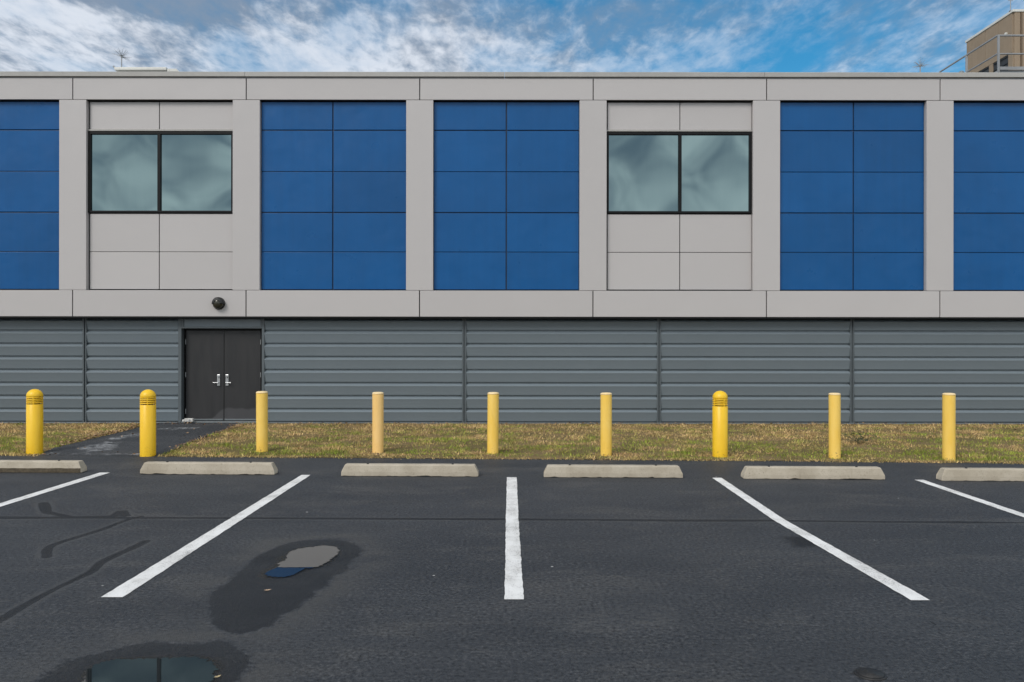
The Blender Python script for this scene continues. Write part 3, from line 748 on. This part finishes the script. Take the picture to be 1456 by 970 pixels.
# ------------------------------------------------------------------ things on the roof
RZ = ZT - .50
def spike_rod(px, py_hub, d, label, rpx, zfoot, seed):
    rnd = random.Random(seed); k = F/d; x = fx(px, d); hz = fz(py_hub, d)
    t = thing('lightning_rod', label, 'lightning rod', (x, d, zfoot), 'bristled lightning rods on the roof')
    mb = MB(); mb.tube((0,0,0),(0,0,hz-zfoot),.014, 10); mb.tube((0,0,hz-zfoot-.03),(0,0,hz-zfoot+.02),.024,10); part(mb, 'mast', 'galv', t)
    mb = MB(); c = Vector((0,0,hz-zfoot))
    for i in range(40):
        u = Vector((rnd.gauss(0,1), rnd.gauss(0,1), abs(rnd.gauss(0,.9))-.32)).normalized(); mb.tube(c, c+u*rpx/k*rnd.uniform(.85,1.2), .0036, 4, .0022)
    part(mb, 'bristles', 'galv', t); mb = MB(); mb.box(-.07,.07,-.07,.07,0,.03,.004); part(mb, 'foot_plate', 'galv', t)
dh = 19.6; hx0, hx1 = fx(160, dh), fx(258, dh); hzt = fz(97, dh)
t = thing('roof_hatch', 'low white metal roof hatch behind the parapet, left side', 'roof hatch', ((hx0+hx1)/2, dh, RZ))
w = (hx1-hx0)/2; hh_ = hzt-RZ
mb = MB(); mb.box(-w+.12, w-.14, .0, 1.2, 0, hh_-.08, .01); part(mb, 'curb', 'hatch', t)
mb = MB(); mb.box(-w+.06, w*.58, -.06, 1.26, hh_-.075, hh_, .012); part(mb, 'lid', 'hatch', t)
mb = MB(); mb.add([(w*.60,-.04,hh_-.10),(w*.94,-.04,hh_-.10),(w*.94,1.2,hh_-.10),(w*.60,1.2,hh_-.10),(w*.60,-.04,hh_-.035),(w*.86,-.04,hh_-.035),(w*.86,1.2,hh_-.035),(w*.60,1.2,hh_-.035)],
                  [(0,3,2,1),(4,5,6,7),(0,1,5,4),(1,2,6,5),(2,3,7,6),(3,0,4,7)]); part(mb, 'lid_flap', 'hatch', t)
mb = MB(); mb.tube((-w+.03,-.03,hh_+.03),(-w+.10,-.03,hh_-.06),.02); part(mb, 'lid_handle', 'galv', t)
spike_rod(172.5, 81, 21.4, 'bristled lightning rod behind the white roof hatch', 12, RZ, 4)
spike_rod(1308, 93, 21.4, 'bristled lightning rod standing left of the roof platform', 10.5, RZ, 9)

# rooftop penthouse: axis-aligned box whose near left corner is at photo column 1440
dp = 32.0; px0 = fx(1440.5, dp); pz = fz(13, dp); dfar = 35.25
t = thing('penthouse', 'beige stair and plant penthouse with dark louvres on the roof', 'penthouse', (px0, dp, RZ))
H = pz-RZ; Wp = 7.6; Dp = dfar-dp; zl1 = fz(73.5, dp)-RZ; zl0 = fz(103.5, dp)-RZ-.6
mb = MB(); mb.box(.02, Wp, .02, Dp-.0, 0, H-.10)
part(mb, 'wall', 'beige', t)
def side_panel(y0, y1, z0, z1, nm, mat, d0=-.02): m = MB(); m.box(d0, .018, y0, y1, z0, z1, .004); return part(m, nm, mat, t)
yj = [0.02, .30, 1.42, 2.02, Dp]
for a, b in zip((.05, .99, 1.86), (.97, 1.84, Dp-.02)): side_panel(a, b, zl1+.02, H-.105, 'wall_panel', 'beige')
for a, b in ((.33, 1.30), (1.62, 2.35)):
    m = MB(); m.box(-.004, .016, a, b, zl0, zl1); fr = part(m, 'louvre', 'louvre', t)
    for zz in np.arange(zl0+.06, zl1-.02, .26):
        q = MB(); q.add([(-.004,a,zz+.05),(-.03,a,zz),(-.03,b,zz),(-.004,b,zz+.05),(-.004,a,zz+.058),(-.034,a,zz+.006),(-.034,b,zz+.006),(-.004,b,zz+.058)], [(0,1,2,3),(7,6,5,4),(1,5,6,2),(0,4,5,1),(3,2,6,7)]); part(q, 'louvre_blade', 'black', fr)
for a, b in ((.02,.31),(1.33,1.60),(2.37,Dp-.02)): side_panel(a, b, zl0, zl1+.016, 'wall_pier', 'beige', -.018)
for xa, xb in ((.04,.26),(.285,.68),(.705,1.10),(1.12,Wp)):
    m = MB(); m.box(xa, xb, -.02, .018, zl1+.02 if xa > .3 else 0, H-.105, .004); part(m, 'wall_panel', 'beige', t)
m = MB(); m.box(.34, Wp, .0, .018, 0, zl1); fr = part(m, 'louvre', 'louvre', t)
m = MB(); m.box(-.05, Wp+.05, -.05, Dp+.05, H-.10, H, .01); part(m, 'roof_trim', 'hatch', t)
m = MB(); m.tube((.30,-.035,0),(.30,-.035,H-.11),.028); m.tube((.62,-.03,0),(.62,-.03,H-.11),.018); part(m, 'conduit', 'beigedark', t)
m = MB(); m.lathe([(.05,0),(.05,.05),(.04,.07)], 0, 0, 0, 14); lm = part(m, 'light_fitting', 'hatch', t); lm.rotation_euler = (0, R(-90), 0); lm.location = (-.02, .40, fz(42, dp)-RZ)
m = MB(); m.lathe([(.10,0),(.10,.04),(.06,.05)], 0, 0, 0, 18); lm = part(m, 'vent_cap', 'beige', t); lm.rotation_euler = (0, R(-90), 0); lm.location = (-.02, 2.95, fz(88, dp)-RZ)
t2 = thing('roof_mast', 'thin dark mast on the corner of the beige penthouse', 'mast', (px0-.02, dp+.15, RZ+H))
mb = MB(); mb.tube((0,0,0),(0,0,.62),.016); mb.tube((-.10,0,.42),(.10,0,.42),.01); mb.tube((0,0,.60),(0,0,1.0),.007); part(mb, 'mast_pole', 'galv', t2)
mb = MB(); mb.box(-.05,.05,-.05,.05,0,.02,.003); part(mb, 'mast_foot', 'galv', t2)

# steel access platform with guard rail
dq = 25.6; kq = F/dq; qx = fx(1418.5, dq); qz = fz(99, dq)
t = thing('roof_platform', 'galvanised roof access platform with tube guard rails before the penthouse', 'platform', (qx, dq, RZ))
zt = qz-RZ; ztop = fz(50.5, dq)-RZ; zmid = fz(76.5, dq)-RZ; Wq = 3.6; Dq = 3.4
mb = MB(); mb.box(0, Wq, 0, Dq, zt-.10, zt, .006); part(mb, 'deck', 'galv', t)
for a in ((.06,.06),(Wq-.06,.06),(.06,Dq-.06),(Wq-.06,Dq-.06)):
    mb = MB(); mb.box(a[0]-.05, a[0]+.05, a[1]-.05, a[1]+.05, 0, zt-.102); part(mb, 'platform_leg', 'galv', t)
for a in ((.0,-.03),(1.8,-.03),(Wq,-.03),(-.03,1.7),(-.03,Dq)):
    mb = MB(); mb.box(a[0]-.028, a[0]+.028, a[1]-.028, a[1]+.028, zt-.09, ztop, .004); part(mb, 'guard_post', 'galv', t)
for z, r in ((ztop, .030), (zmid, .026)):
    mb = MB(); mb.tube((-.03,-.03,z),(Wq,-.03,z),r); mb.tube((-.03,-.03,z),(-.03,Dq,z),r); part(mb, 'guard_rail', 'galv', t)
mb = MB(); mb.box(.03, Wq, -.062, -.052, zt-.01, zt+.09); part(mb, 'toe_board', 'galv', t)
dv = 22.5
t = thing('roof_vent', 'small grey-green roof vent behind the parapet near the penthouse', 'roof vent', (fx(1366.5, dv), dv, RZ))
mb = MB(); mb.tube((0,0,0),(0,0,fz(103,dv)-RZ-.03),.05,14); part(mb, 'vent_pipe', 'siding', t)
mb = MB(); mb.lathe([(.04,0),(.075,.01),(.075,.05),(.03,.085)], 0,0,fz(103,dv)-RZ-.03, 18); part(mb, 'vent_cowl', 'siding', t)

# ------------------------------------------------------------------ small things on the ground
x, y = gp(1238, 959)
t = thing('valve_cover', 'round dark iron valve cover in the asphalt, bottom right', 'valve cover', (x, y, 0))
mb = MB(); mb.lathe([(.085,.001),(.085,.007),(.078,.009)], n=40); part(mb, 'rim', 'iron', t)
mb = MB(); mb.lathe([(.072,.0095),(.072,.012),(.03,.0125),(.028,.016),(.004,.016)], n=36); part(mb, 'lid', 'iron', t)
def leaf(px, py, label, s, a, cols, seed, z=.004):
    rnd = random.Random(seed); x, y = gp(px, py); mb = MB(); n = 9; v = []; fs = []
    for i in range(n):
        u = i/(n-1); w = math.sin(math.pi*u**.8)*.36*(1+.35*math.sin(i*2.6)); cz = .25*s*(2*u-1)**2
        for q in (-1, -.45, 0, .45, 1): v.append((s*(u-.5)*2, s*w*q*1.2, cz + s*.42*abs(q)**1.5*w + .001))
        if i: fs += [(5*i-5+j, 5*i-4+j, 5*i+1+j, 5*i+j) for j in range(4)]
    mb.add(v, fs, True); o = mb.build('dry_leaf', 'leaf'); at = o.data.attributes.new('tint', 'FLOAT_COLOR', 'POINT')
    c = np.ones((len(v), 4)); c[:,:3] = np.array(cols)*np.array([[rnd.uniform(.75,1.2)] for _ in v]); at.data.foreach_set('color', c.ravel().astype(np.float32))
    o.location = (x, y, z); o.rotation_euler = (0, 0, a); tag(o, label, 'leaf')
    md = o.modifiers.new('thickness', 'SOLIDIFY'); md.thickness = .0012
leaf(381, 841, 'curled tan leaf on the damp asphalt below the small puddle', .028, .5, (.50,.36,.25), 1)
leaf(310, 965, 'pale sliver of leaf at the right rim of the dark puddle', .022, .9, (.48,.38,.22), 2, .006)
x, y = gp(1222, 641, .03); y += .9; x = (1221-CX)/F*y
t = thing('weed', 'dark green leafy weed in the grass right of a plain bollard', 'weed', (x, y, float(lawn_z(x, y))))
t_t = NT('weed_leaf'); w = t_t.world(); t_t.set(color=t_t.mix(t_t.noise(w, 30, 3), (.010,.028,.008), (.022,.050,.014)), rough=.5); M['weed'] = t_t.m
mb = MB(); rw = random.Random(5)
for i in range(120):
    bx0, by0 = rw.gauss(0,.16), rw.gauss(0,.12); a = rw.uniform(0,6.28); s = rw.uniform(.03,.06); z0 = rw.uniform(.04,.17)
    u = Vector((math.cos(a),math.sin(a),rw.uniform(.1,.6)))*s; ww = Vector((-math.sin(a),math.cos(a),0))*s*.42; c = Vector((bx0,by0,z0))
    mb.add([c, c+u*.5+ww, c+u, c+u*.5-ww], [(0,1,2,3)])
part(mb, 'leaves', 'weed', t)
mb = MB()
for i in range(14): a = rw.uniform(0,6.28); mb.tube((rw.gauss(0,.04),rw.gauss(0,.04),-.01),(rw.gauss(0,.14),rw.gauss(0,.10),rw.uniform(.05,.1)),.003,5)
part(mb, 'stems', 'weed', t)

# ------------------------------------------------------------------ sky, sun, camera
SUN_EL, SUN_AZ = R(42), R(214)                  # azimuth clockwise from +y: behind the viewer, to the left
W = bpy.data.worlds.new('World'); S.world = W; W.use_nodes = True; nt = W.node_tree
class WN(NT):
    def __init__(s): s.t = nt; s._pos = None
w = WN(); bg = nt.nodes['Background']
sky = w.n('ShaderNodeTexSky'); sky.sky_type = 'NISHITA'; sky.sun_disc = False; sky.sun_elevation = SUN_EL; sky.sun_rotation = SUN_AZ
sky.air_density = 1.0; sky.dust_density = .4; sky.ozone_density = 2.5
hs = w.n('ShaderNodeHueSaturation'); hs.inputs['Hue'].default_value = .485; hs.inputs['Saturation'].default_value = 1.42; hs.inputs['Value'].default_value = .74; w.l(sky.outputs[0], hs.inputs['Color'])
gen = w.n('ShaderNodeTexCoord').outputs['Generated']; sp = w.n('ShaderNodeSeparateXYZ'); w.l(gen, sp.inputs[0])
zz = w.math('ADD', w.math('MAXIMUM', sp.outputs[2], 0.0), .06)
cv = w.n('ShaderNodeCombineXYZ'); w.l(w.math('DIVIDE', sp.outputs[0], zz), cv.inputs[0]); w.l(w.math('DIVIDE', sp.outputs[1], zz), cv.inputs[1])
def off(o, sc, rot=0):
    mp = w.n('ShaderNodeMapping'); mp.inputs['Location'].default_value = o; mp.inputs['Scale'].default_value = sc; mp.inputs['Rotation'].default_value = (0,0,rot); w.l(cv.outputs[0], mp.inputs[0]); return mp.outputs[0]
big = w.noise(off((19.1,19.0,0),(1.5,1.0,1)), 1.0, 3, .5, .5)
mid = w.noise(off((1.1,1.7,0),(3.6,2.2,1), R(24)), 1.0, 9, .58, .45)
fin = w.noise(off((1.3,9.1,0),(19,10,1), R(-14)), 1.0, 6, .60, .2)
shade = w.noise(off((16.7,14.7,0),(1.7,1.4,1), R(18)), 1.0, 6, .58, .4)
soft = w.noise(w.scaled(gen, (13, 13, 17)), 1.0, 3, .5, .5)
fwd = w.rng(sp.outputs[1], .0, .4, 0, 1)                  # broken cloud ahead, a closed grey deck behind the viewer
lft = w.rng(sp.outputs[0], -.45, .45, .125, .010)
dn = w.math('ADD', w.math('ADD', w.math('MULTIPLY', big, .42), w.math('MULTIPLY', mid, .46)), w.math('MULTIPLY', fin, .19))
dn = w.math('ADD', dn, lft)
dens = w.math('MULTIPLY', w.rng(dn, .40, .76), .92)
gs = w.math('ADD', w.math('ADD', shade, w.math('MULTIPLY', w.math('SUBTRACT', mid, .5), .6)), w.math('MULTIPLY', w.math('SUBTRACT', fin, .5), -.60))
hi = w.math('ADD', w.rng(sp.outputs[2], .325, .385, -.06, .13), w.math('MULTIPLY', w.rng(sp.outputs[0], -.22, -.46), w.rng(sp.outputs[2], .335, .365, -.04, .22)))           # undersides overhead are greyer than the far cloud
gs = w.math('ADD', gs, hi)
cfw = w.mix(w.rng(gs, .34, .66), (4.7, 4.95, 5.4), (1.6, 1.95, 2.5))
cbk = w.mix(w.rng(soft, .32, .68), (2.5, 3.0, 3.6), (8.6, 8.8, 8.7))
ccol = w.mix(fwd, cbk, cfw)
dens = w.math('ADD', w.math('MULTIPLY', dens, fwd), w.math('MULTIPLY', w.math('SUBTRACT', 1.0, fwd), .97))
full = w.mix(dens, hs.outputs[0], ccol)
w.l(full, bg.inputs['Color']); bg.inputs['Strength'].default_value = .10

sl = bpy.data.lights.new('sun', 'SUN'); sl.energy = 1.2; sl.angle = R(22); sl.color = (1, .95, .90)
so = bpy.data.objects.new('sun', sl); C.objects.link(so); so.location = (-8, -12, 20)
sd = Vector((math.sin(SUN_AZ)*math.cos(SUN_EL), math.cos(SUN_AZ)*math.cos(SUN_EL), math.sin(SUN_EL)))
so.rotation_euler = sd.to_track_quat('Z', 'Y').to_euler()

cam = bpy.data.cameras.new('camera'); co = bpy.data.objects.new('camera', cam); C.objects.link(co); S.camera = co
co.location = (0, 0, EYE); cam.sensor_width = 36; cam.lens = F/1456*36; cam.clip_end = 3000; cam.clip_start = .05
cam.shift_x = (728-CX)/1456; cam.shift_y = (CY-485)/1456
co.rotation_euler = (Matrix.Rotation(R(90), 4, 'X') @ Matrix.Rotation(R(.06), 4, 'Z')).to_euler()
S.view_settings.view_transform = 'Standard'; S.view_settings.look = 'None'; S.view_settings.gamma = 1; S.view_settings.exposure = 0.72
S.render.resolution_x, S.render.resolution_y = 1024, 682
